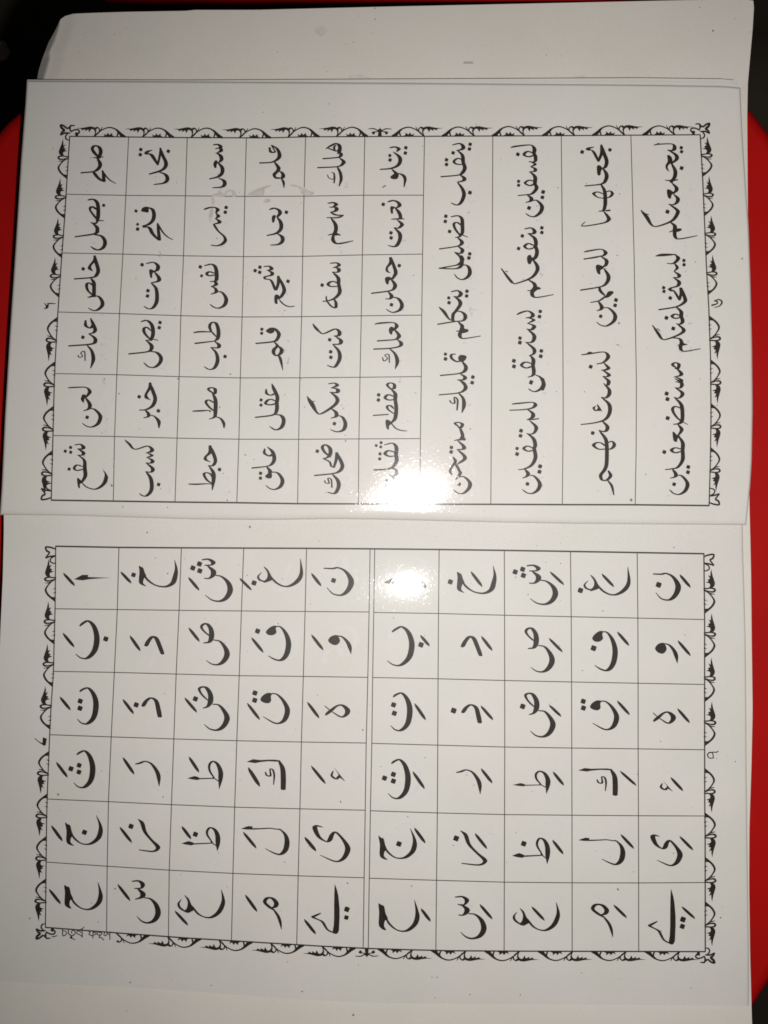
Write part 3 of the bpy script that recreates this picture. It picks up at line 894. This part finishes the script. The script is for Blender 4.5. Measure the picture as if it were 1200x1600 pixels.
# ------------------------------------------------------------------ the white sheet under the book
us = [k/70 for k in range(71)]; us_s = [.09*k/44 for k in range(44)]+[.09+.91*k/60 for k in range(61)]; vv = [.12*k/60 for k in range(60)]+[.12+.88*k/60 for k in range(61)]
g = coons([(95, 30), (102, 25), (115, 21.5), (150, 20), (200, 18.5), (290, 17), (295, 15.5), (400, 15.5), (600, 10.5), (900, 4), (1100, -.5), (1166, -2), (1177, 1)],
          [(-40, 1680), (600, 1690), (1180, 1690)],
          [(95, 30), (85, 50), (76, 66), (66, 92), (60, 112), (57, 130), (50, 250), (36, 500), (18, 760), (12, 850), (2, 1000), (-30, 1300), (-40, 1680)],
          [(1177, 1), (1178, 12), (1176, 45), (1172, 90), (1168.5, 130), (1167.5, 180), (1168, 260), (1168.5, 340), (1169, 500), (1170, 700), (1171, 790), (1172.5, 850), (1173.5, 900), (1174.5, 1000), (1176, 1110), (1174, 1200), (1171, 1290), (1170.5, 1380), (1172, 1490), (1175, 1600), (1180, 1690)], us_s, vv)
und = sheet('paper_sheet', g, z_under, .0004, SHEET)
tag(und, 'larger blank white paper sheet with a curled top left corner, lying under the open book', 'paper')

# ------------------------------------------------------------------ the open book
book = bpy.data.objects.new('open_book', None); COL.objects.link(book)
tag(book, 'open Arabic primer with ruled pages of words and letters lying on a white sheet', 'book')
vfine = [0, .0015, .003, .0045]+[.006+k/44*.924 for k in range(44)]+[.93+.065*k/12 for k in range(13)]+[.9967, .998, .999, 1]
us_p = [0, .0008, .0016, .0025]+[.005+.99*k/70 for k in range(71)]+[.9975, .9984, .9992, 1]
LEFT_E = [(42, 126), (40, 160), (33, 250), (25, 380), (15, 530), (8, 650), (3, 760), (0, 804.5)]
RIGHT_E = [(1157, 137), (1159, 190), (1162, 240), (1166, 300), (1169.5, 350), (1172.5, 440), (1175, 540), (1176, 640), (1174.5, 720), (1172, 760), (1166, 820.5)]
SP = [p for p in SPINE if 0 <= p[0] <= 1165]
SP[-1] = (1166, 820.5)
leaf0 = coons([(42, 126), (300, 127.5), (600, 129.5), (1000, 132.5), (1130, 134.5), (1157, 137)], SP, LEFT_E, RIGHT_E, us_p, vfine)
page_w = sheet('page', leaf0, z_word, .00011, PAGE, book); page_w['label'] = 'upper page printed with joined Arabic words in ruled cells'
for k, (top, le, re_) in enumerate((
        ([(42.5, 125), (300, 126), (600, 126), (1000, 127.5), (1130, 129), (1154, 131.5)], 1, -1.5),
        ([(43, 124.5), (300, 125.3), (600, 123.8), (1000, 121.8), (1130, 123.5), (1149, 125.5)], 2, -3))):
    sp = [(x+(.5 if x < 9 else 0), y-1.5-k) for x, y in SP]
    L = [(x+le*.5, y) for x, y in LEFT_E]; L[0] = top[0]; L[-1] = sp[0]
    R = [(x+re_, y) for x, y in RIGHT_E]; R[0] = top[-1]; R[-1] = sp[-1]
    gk = coons(top, sp, L, R, us_p, vfine)
    sheet('leaf', gk, (lambda kk: lambda x, y: z_word(x, y)-.0005*(kk+1))(k), .00011, PAGE, book)
vf2 = [.09*k/12 for k in range(12)]+[.09+.91*k/48 for k in range(49)]
SPL = [(6, 798), (300, 806), (600, 807), (900, 812), (1160.5, 815)]
lp = coons(SPL, [(-22, 1533), (0, 1534), (100, 1538), (200, 1542.5), (300, 1549), (400, 1557), (480, 1562), (545, 1565.5), (600, 1567.5), (800, 1569), (1000, 1570.5), (1171, 1571.5)],
           [(6, 798), (6, 830), (4.5, 900), (0, 1000), (-9, 1200), (-16, 1400), (-22, 1533)],
           [(1160.5, 815), (1161, 860), (1163.5, 940), (1165, 1000), (1166, 1100), (1166.5, 1200), (1167.5, 1300), (1170, 1480), (1171, 1571.5)], us_p, vf2)
page_l = sheet('page', lp, z_letter, .00011, PAGE, book); page_l['label'] = 'lower page printed with single Arabic letters in two blocks of ruled cells'
# further leaves beneath the letter page
lp2 = lp.copy(); lp2[:, :, 0] -= (np.linspace(-1, 1, lp.shape[1])*1.2)[None, :]
lp2[:, :, 1] -= (np.linspace(0, 1, lp.shape[0])*2.0)[:, None]
sheet('leaf', lp2, lambda x, y: z_letter(x, y)-.0004, .00011, PAGE, book)

# ------------------------------------------------------------------ printing: flat ink laid on the curved pages
class Ink:
    def __init__(s, zf, base=4e-5): s.zf, s.v, s.f, s.n, s.base = zf, [], [], 0, base
    def poly(s, q):
        a = len(s.v); e = s.base+s.n*4e-7
        for x, y in q: s.v.append(P3(x, y, s.zf(x, y)+e))
        s.f.append(tuple(range(a, a+len(q))))
    def done(s, name, mat, parent):
        me = bpy.data.meshes.new(name); me.from_pydata(s.v, [], s.f); me.update()
        bm = bmesh.new(); bm.from_mesh(me)
        for f in bm.faces:
            f.normal_update()
            if f.normal.z < 0: f.normal_flip()
        bm.to_mesh(me); bm.free()
        return link(name, me, mat, parent)
def stroke_txt(ink, x0, y0, s, txt, k):
    for kd, p in parse(txt):
        for q in polys(kd, p, k): ink.poly(q/s+np.array([x0, y0]))
        ink.n += 1
iw, il = Ink(z_word), Ink(z_letter)
for pg, x0, y0, s, txt in T: stroke_txt(iw if pg == 'r' else il, x0, y0, s, txt, 1.0 if pg == 'r' else 1.43)
iw.done('printed_words', INK, page_w)
il.done('printed_letters', INK, page_l)

# rules ------------------------------------------------------------
def rule(ink, pts, w):
    C = polyline(pts, max(2, int(np.hypot(*np.diff(np.array(pts, float), axis=0).T).sum()/14)+len(pts)))
    Tn = np.gradient(C, axis=0); Tn /= np.linalg.norm(Tn, axis=1)[:, None]
    N = np.stack([-Tn[:, 1], Tn[:, 0]], 1)*w/2
    for i in range(len(C)-1): ink.poly(np.array([C[i]+N[i], C[i+1]+N[i+1], C[i+1]-N[i+1], C[i]-N[i]]))
    ink.n += 1
def R_(s): return [tuple(map(float, t.split(','))) for t in s.split()]
FW_TOP = R_('108.5,213 200,214 290,215 420,215.5 480,213.7 660,213 875,212 1094.5,210.5')
FW_BOT = R_('80,781.5 177,783 275,784.5 370,785.5 465,787 560,787.3 656,787.8 767,788 880,788.5 992,788.7 1108.5,790')
FW_L = R_('109,212.5 106.5,250 101,340 96.5,400 92,465 90,495 86.5,560 85,590 82.5,690 80,782')
FW_R = R_('1094,210 1098,280 1101,350 1104,420 1107.5,480 1110.3,560 1111,650 1110,720 1108,790')
G1 = Ink(z_word, 2e-5)
for s in ('201,213 196.7,305 192,397 186.7,490 182.5,586 179,682 177,783', '292.5,215 289.7,306 286.7,400 282.5,494 280,588 276.7,685 273.5,784',
          '385,215 382.5,306 380.5,401 378.3,495 375.5,590 373.3,686 370,785.5', '477.5,214.5 475,307 473,401 471.3,494 468.5,590 466.7,686 465,787',
          '570,213 568.3,305 566.2,397 564.5,493 562.5,590 560.8,686 560,787.3', '663.3,213 661.7,305 660.3,397 659,492 658.3,590 656.9,686 656,788',
          '770,212 769.2,400 768.2,600 766.9,788', '877,212 879,420 880,650 878.6,788.5', '985.8,211 990.8,400 994.4,595 994,700 992.5,788.5',
          '104,303.5 197,305.3 290,306 380,306.8 476,306.5 570,305 662,305', '97,395.3 192,397 286,399.7 380,401 474,400.5 567,398.3 660,397',
          '91,487.5 187,490 282,493.3 378,495.3 471,494.8 565,493.5 659,492.3', '85.5,583.7 183,585.5 280,588.5 375,590.5 470,590.3 562,589.5 658,588.4',
          '82.5,680.5 179,682 276,684.6 373,686.3 466,686.4 561,685.8 657,685.3'): rule(G1, R_(s), 1.25)
for p, w in ((FW_TOP, 1.9), (FW_BOT, 2.5), (FW_L, 1.9), (FW_R, 2.0)): rule(G1, p, w)
G1.done('cell_grid', LINE, page_w)
FL_TOP = R_('86.5,853.5 185,855.3 283,856 380,856.4 479,856.8 585,857.6 686,858.6 788,860 891,861.6 995,863.4 1100.5,865.2')
FL_BOT = R_('70.5,1449 187,1458 290,1465.5 363,1470 500,1478.3 575,1482 640,1484 700,1485.5 800,1486.2 1102.7,1487')
FL_L = R_('87,853 86,953 83.3,1054 80,1100 77.5,1150 74.3,1230 72.8,1280 72,1350 71,1449.5')
FL_R = R_('1099.8,864.5 1101,966 1101,1060 1101,1170 1101.2,1255 1101.8,1300 1102,1487')
G2 = Ink(z_letter, 2e-5)
for s in ('185.8,855 183.3,953 178.5,1053 173.8,1151 169.5,1252 167.5,1354 166.5,1456', '283.4,856 279.8,954 275.2,1054 271.7,1153 268,1254 264.4,1360 263.2,1463',
          '380.8,856 377.2,955 373.8,1055 370,1157 366.8,1258 364,1364 361.7,1469.5', '479,857 476.7,956 474,1055 471,1158 468.7,1262 465.9,1369 463.6,1476',
          '578.3,857 576.7,955 574.8,1055 572.2,1161 570.7,1265 569,1370 567.4,1481.3', '585.5,857 584,956 582.3,1057 581,1161 578.8,1265 577,1372 575.4,1482',
          '686.2,858 685.2,958 684.5,1057 684,1164 683.4,1268 682.1,1375 681,1485', '788,860 788.4,961 788.6,1064 788.7,1167 788.4,1272 788,1378 787.7,1486',
          '891.4,861.5 892.5,963 893.1,1065 893.4,1168 893.7,1272 893.9,1379 894,1486.4', '995.6,863.4 996.7,966 997,1067 997.1,1170 997.6,1275 997.9,1380 998,1486.7',
          '86,951.2 183,952.4 279,953.7 377,954.6 477,955.5 576.5,956.2', '584,957 685,958.6 788,961.3 892,963.6 997,965.8 1101,968',
          '83.3,1049 179,1050.6 275,1053.2 374,1055.8 474,1056.9 574.7,1058.4', '582.3,1058.6 684.5,1060.6 788.5,1063.3 893,1065.6 997,1067.6 1101,1069.5',
          '77.5,1148 173.8,1151.4 272,1154.6 370,1157.4 471,1159.4 572.2,1161', '581,1161.5 684,1164.3 788.5,1167.2 893,1168.8 997,1170.1 1101,1171.5',
          '73.8,1248.5 169.5,1252.6 268,1257.3 366.8,1261.2 468.6,1263.8 570.7,1266', '578.8,1266.8 683.4,1270.2 788.4,1272.8 893.7,1273.8 997.6,1274.6 1101.3,1275',
          '72,1347 167.5,1353.5 264.4,1359.6 364,1364.7 466,1368.5 569,1371.5', '577,1372.2 682,1375.5 788,1378.4 893.9,1379.4 998,1379.6 1102,1379'): rule(G2, R_(s), 1.35)
for p, w in ((FL_TOP, 2.5), (FL_BOT, 2.2), (FL_L, 1.8), (FL_R, 2.1)): rule(G2, p, w)
G2.done('cell_grid', LINE, page_l)

# ornate vine borders ------------------------------------------------
LEAF = [('P', '180,77 235,73 280,64 310,59 345,66 364,92 362,124 342,152 352,120 346,96 328,84 315,90 300,114 290,90 262,104 262,88 232,97 226,84')]
SMALL = [('L', '350,150,10 388,116,9 394,86,10 376,68,10 358,74,12'), ('P', '356,66 372,64 372,82 358,84'), ('L', '420,64,5 402,104,10')]
ARCH = [('L', '346,151,10 408,97,9 480,67,10 545,84,12 598,130,17 628,152,18'), ('L', '543,84,10 566,112,13 556,150,10'), ('P', '560,96 596,128 632,154 590,154'),
        ('F', '388,156 442,147 430,126 458,139 473,116 486,137 512,117 513,139 530,149 545,156')]
SIDE = [('F', '180,93 216,88 249,82 288,71 324,62 346,65 365,75 378,99 386,130 386,157 371,157 374,130 366,111 346,104 330,108 324,118 315,144 310,130 307,118 296,122 288,128 281,106 260,114 241,123 254,102 222,101'), ('L', '380,157,11 376,102,11 382,72,14 396,63,15 412,76,15 410,111,11 393,157,10'), ('L', '426,111,10 434,88,9 438,66,4'), ('L', '396,155,10 423,118,11 469,85,11 510,70,15 555,88,16 593,122,15 626,155,11'), ('L', '563,94,10 585,122,10 589,156,10'), ('F', '589,126 563,94 596,118 630,156 598,156'), ('L', '491,158,9 500,136,4'), ('L', '534,159,9 541,136,4')]
def along(pts):
    p = np.array(pts, float); d = np.r_[0, np.cumsum(np.hypot(*np.diff(p, axis=0).T))]
    def f(t):
        a = np.array([np.interp(t, d, p[:, 0]), np.interp(t, d, p[:, 1])]); b = np.array([np.interp(t+2, d, p[:, 0]), np.interp(t+2, d, p[:, 1])]); c = np.array([np.interp(t-2, d, p[:, 0]), np.interp(t-2, d, p[:, 1])])
        u = (b-c)/np.linalg.norm(b-c); return a, np.array([-u[1], u[0]])
    return f, d[-1]
def t_at(pts, val, axis):
    p = np.array(pts, float); d = np.r_[0, np.cumsum(np.hypot(*np.diff(p, axis=0).T))]
    i = np.argsort(p[:, axis]); return float(np.interp(val, p[i, axis], d[i]))
def border(ink, pts, t0, t1, n, side, amp=1.0, skip_first_leaf=False, side_kind=False):
    """n vine units from t0 (corner end) to t1 (middle end) along a frame side"""
    f, _ = along(pts); L = (t1-t0)/n
    for k in range(n):
        parts = SIDE if side_kind else ([] if (skip_first_leaf and k == 0) else LEAF)+SMALL+ARCH
        jit = random.uniform(.96, 1.04)
        for kd, s in parts:
            (kd, pl), = parse(kd+' '+s)
            for q in polys(kd, pl, 1.0):
                out = []
                for x, y in q:
                    t = t0+(k+(x-180)/447)*L; nn = (155-y)/6*amp*jit
                    a, nrm = f(t); out.append(a+nrm*nn*side)
                ink.poly(np.array(out))
        ink.n += 1
def local(ink, spec, origin, fx, fy, sc, off):
    for kd, s in spec:
        (kd, pl), = parse(kd+' '+s)
        for q in polys(kd, pl, 1.0):
            r = (q-np.array(off))/sc*np.array([fx, fy])+np.array(origin); ink.poly(r)
    ink.n += 1
STAR = [('L', '800,100,18 868,100,25 886,150,30 866,215,18'), ('L', '868,108,23 932,150,28 1000,104,30 1058,90,30 1040,140,39 990,188,34 1030,218,30 1058,274,21 985,240,28 892,240,21'),
        ('L', '868,212,23 800,180,23 735,178,25 705,215,23 735,250,30'), ('P', '738,232 788,232 776,298 734,298'), ('L', '925,246,21 966,300,23 950,354,23 905,370,16')]
HALF = [('L', '352,330,12 398,348,16 462,354,16 452,312,18 422,290,16 464,232,12 420,246,16 356,256,14'), ('L', '366,246,9 404,226,13 410,190,13 376,170,12 352,172,9')]
SPRIG = [('L', '430,95,7 490,93,11 545,120,10'), ('L', '695,97,7 630,95,11 580,120,10'), ('P', '540,182 545,120 535,105 555,95 562,76 572,95 588,105 578,120 582,182'),
         ('L', '545,125,9 520,130,9 495,128,9'), ('P', '465,140 478,126 500,128 504,150 484,162'), ('L', '580,125,9 605,130,9 630,128,9'), ('P', '620,128 646,126 660,140 640,162 622,150')]
B1 = Ink(z_word, 3e-5)
tm = t_at(FW_TOP, 593.5, 0); _, LT = along(FW_TOP)
border(B1, FW_TOP, t_at(FW_TOP, 119, 0), tm-20, 6, -1)
border(B1, FW_TOP, LT-11, tm+20, 6, -1)
border(B1, FW_L, 5, t_at(FW_L, 464, 1), 4, 1, 1.02, False, True); border(B1, FW_L, t_at(FW_L, 774, 1), t_at(FW_L, 496, 1), 4, 1, 1.02, False, True)
border(B1, FW_R, 4, t_at(FW_R, 460, 1), 4, -1, 1.02, False, True); border(B1, FW_R, t_at(FW_R, 768, 1), t_at(FW_R, 494, 1), 4, -1, 1.02, False, True)
local(B1, STAR, (1094.5, 210.5), 1, 1, 12, (890, 300)); local(B1, STAR, (108.8, 213), -1, 1, 12, (890, 300))
local(B1, HALF, (1108.5, 790), 1, 1, 7.27, (352, 365)); local(B1, HALF, (80, 782), -1, 1, 7.27, (352, 365))
local(B1, SPRIG, (593.5, 213.2), 1, 1, 7.5, (561, 184))
B1.done('vine_border', INK, page_w)
B2 = Ink(z_letter, 3e-5)
tm = t_at(FL_BOT, 573, 0); _, LB = along(FL_BOT)
border(B2, FL_BOT, t_at(FL_BOT, 152, 0), tm-19, 5, 1, 1.0, True)
border(B2, FL_BOT, LB-10, tm+19, 6, 1)
border(B2, FL_L, t_at(FL_L, 873, 1), t_at(FL_L, 1139, 1), 4, 1, 1.05, False, True); border(B2, FL_L, t_at(FL_L, 1440, 1), t_at(FL_L, 1174.5, 1), 4, 1, 1.05, False, True)
border(B2, FL_R, t_at(FL_R, 889, 1), t_at(FL_R, 1165, 1), 4, -1, 1.06, False, True); border(B2, FL_R, t_at(FL_R, 1479, 1), t_at(FL_R, 1201, 1), 4, -1, 1.06, False, True)
local(B2, STAR, (1102.3, 1487), 1, -1, 12, (890, 300)); local(B2, STAR, (70.8, 1449.3), -1, -1, 12, (890, 300))
local(B2, HALF, (1100, 865), 1, -1, 7.27, (352, 365)); local(B2, HALF, (86.8, 853.3), -1, -1, 7.27, (352, 365))
local(B2, SPRIG, (573, 1482), 1, -1, 7.5, (561, 184))
B2.done('vine_border', INK, page_l)
# page numbers and the Bengali line at the corner
n1 = Ink(z_word, 3e-5)
stroke_txt(n1, 50, 400, 10, 'P 178,733 212,745 236,766 246,742 262,742 260,790 240,822 180,826 212,803 206,762\nL 244,742,14 300,742,15 372,745,8', 1)
n1.done('page_number', INK, page_w)
n1 = Ink(z_word, 3e-5)
stroke_txt(n1, 1085, 420, 11.43, 'L 355,572,18 402,582,20 412,610,20 385,632,20 315,650,26\nL 355,572,12 425,550,18 470,562,22 492,600,26 452,662,18 358,692,10', 1)
n1.done('page_number', INK, page_w)

n2 = Ink(z_letter, 3e-5)
stroke_txt(n2, 50, 1100, 10, 'F 170,519 232,541 214,645 190,648 160,628\nL 45,540,10 110,592,12 190,640,22', 1)
n2.done('page_number', INK, page_l)
n2 = Ink(z_letter, 3e-5)
stroke_txt(n2, 980, 1055, 6, 'L 808,776,8 772,777,8 753,750,9 768,726,9 795,727,8 806,752,8 806,778,8\nL 770,726,9 808,722,8 838,722,8 852,712,8', 1)
n2.done('page_number', INK, page_l)

bn = Ink(z_letter, 3.5e-5)
stroke_txt(bn, 50, 1440, 7.32, '''L 349,88,9 352,158,10 380,154,9 397,130,9 384,112,8 352,104,8
L 416,100,9 420,138,10 452,160,10 486,146,10 494,116,9 476,100,8 454,110,8 456,134,9
P 436,172 456,166 462,184 448,196 434,188
L 448,190,9 468,196,9 492,208,7
L 598,62,6 568,86,10 548,92,7
L 522,100,8 512,134,9 545,150,9 575,172,9
L 522,104,8 548,112,8 560,128,8
L 574,96,9 575,178,9
L 650,112,8 664,124,9 652,146,9 692,164,9
L 698,112,9 697,188,9
L 700,124,9 728,128,9 730,148,8 706,152,8
L 745,118,9 752,150,9 788,150,9 796,126,9 762,124,8
L 786,150,9 768,180,9 794,186,9 822,212,8
L 830,130,8 822,154,9 846,160,9 860,136,9 880,150,8
L 890,118,9 891,205,9
L 228,172,8 256,170,10 286,160,7''', 1)
bn.done('corner_caption', INK, page_l)

# specks of dirt and a dried smudge ---------------------------------
def speck(ink, x, y, r):
    n = 7; a0 = random.random()*6
    ink.poly(np.array([[x+r*random.uniform(.6, 1.2)*math.cos(a0+k*2*math.pi/n), y+r*random.uniform(.6, 1.2)*math.sin(a0+k*2*math.pi/n)] for k in range(n)])); ink.n += 1
s1, s2 = Ink(z_word, 2.4e-5), Ink(z_letter, 2.4e-5)
for x, y, r in ((986, 781, 2.6), (968, 303, 1.3), (174.5, 758.5, 2), (278, 592, 1.6), (383, 710.5, 1.7), (355, 782, 1.6), (192, 792, 1.4), (262, 793, 1), (1160, 404, 1.6), (820, 240, .9), (164, 592, 1.2), (186, 615, 1.3), (967, 505, 2), (360, 584.5, 1.6), (445, 485, 1), (744, 195, 1), (1009, 741, 1.2), (648, 614.5, 1), (540, 689, 1.6), (539, 680, 1.2), (119, 350, 1), (735, 670, 1.5)): speck(s1, x, y, r)
for x, y, r in ((390.5, 823.5, 2), (262, 896, 1.6), (243, 872, 1), (91, 1241.5, 2.2), (255, 1245.5, 1.2), (180, 1388.5, 1.7), (46, 1435, 1.6), (330, 1540, 1.2), (472, 1549, 1.5), (560, 1508, 1.1), (675, 1527, 1.3), (734, 1554, 1.2), (813, 1554.5, 1.1), (1080, 1544, 1), (1032, 1158.5, 1.2), (1126, 1434, 1.6), (1032, 1455, 1.6), (966, 1390, 1.6), (965, 1389, 1.4), (567, 1140.5, 1.6), (496, 1086, 1), (876, 880.5, 1.2), (853, 878.5, 1), (825, 929, 1.2), (806, 902, 1.4), (637, 1276, 1.1), (664, 1184, 1.1), (729, 1211, 1), (832, 1237, 1), (996, 1210, 1), (543, 1380, 1.6), (990, 1362.5, 1.1), (806, 1301, 1), (1070, 992, 1.1), (1149, 1190, 1.2)): speck(s2, x, y, r)
for _ in range(150):
    speck(s1, random.uniform(60, 1150), random.uniform(140, 800), abs(random.gauss(0, .45))+.25)
    speck(s2, random.uniform(20, 1150), random.uniform(830, 1560), abs(random.gauss(0, .45))+.25)
s3 = Ink(z_under, 3e-5)
for x, y, r in ((1114, 48, 1.8), (1093, 11, 1), (1172, 50, .9), (1149, 29, .8), (586, 13, 1.2), (586, 30, 1), (582, 52, .9), (540, 69, .7), (552, 1586, 2), (198, 1580, .9), (1105, 1553, 1)): speck(s3, x, y, r)
for _ in range(60): speck(s3, random.uniform(110, 1160), random.uniform(25, 118), abs(random.gauss(0, .4))+.2)
tag(s3.done('dirt_specks', SPECK, und), kind='stuff')
for shape in ('P 544,119 560,116 578,121 584,128 574,135 556,131', 'P 494,44 506,42 511,50 502,57 493,52', 'P 897,120 912,118 917,122 905,126'):
    s4 = Ink(z_under, 1.5e-5); stroke_txt(s4, 0, 0, 1, shape, 1); s4.done('smudge', FAINT, und)
s4 = Ink(z_under, 3e-5); stroke_txt(s4, 0, 0, 1, 'P 724,97 732,95.5 739,97 738,99.5 726,99.5', 1); s4.done('pencil_mark', PENCIL, und)
tag(s1.done('dirt_specks', SPECK, page_w), kind='stuff'); tag(s2.done('dirt_specks', SPECK, page_l), kind='stuff')
gh1, gh2 = Ink(z_word, 0.8e-5), Ink(z_letter, 0.8e-5)
for pg, x0, y0, s, txt in T:      # the print of the other side showing faintly through, mirrored along the line
    gk, ax = (gh1, 1000) if pg == 'r' else (gh2, 2326)
    for kd, p in parse(txt):
        if kd in 'LA': continue
        for q in polys(kd, p, 1.1 if pg == 'r' else 1.5):
            q = q/s+np.array([x0, y0]); q = np.stack([q[:, 0]+14, ax-q[:, 1]], 1)[::-1]
            gk.poly(q)
        gk.n += .05
gh1.done('show_through', GHOST, page_w); gh2.done('show_through', GHOST, page_l)
st = Ink(z_word, 2.6e-5)
stroke_txt(st, 280, 200, 6, '''P 308,640 322,618 400,604 425,612 440,585 480,575 520,590 534,622 530,640 500,640 490,600 465,596 440,622 420,640
P 640,620 700,585 760,560 840,535 865,540 830,560 802,575 800,610 785,638 700,632
P 1035,540 1065,528 1130,545 1165,575 1170,610 1150,605 1110,560 1060,548
P 790,680 830,662 860,680 840,698 800,700
P 305,665 325,655 335,700 310,725
P 275,850 285,790 310,745 320,790 305,860 300,890''', 1)
stroke_txt(st, 470, 200, 6, 'P 0,585 30,555 80,590 120,600 110,630 40,628 5,615', 1)
st.done('smudge', STAIN, page_w)
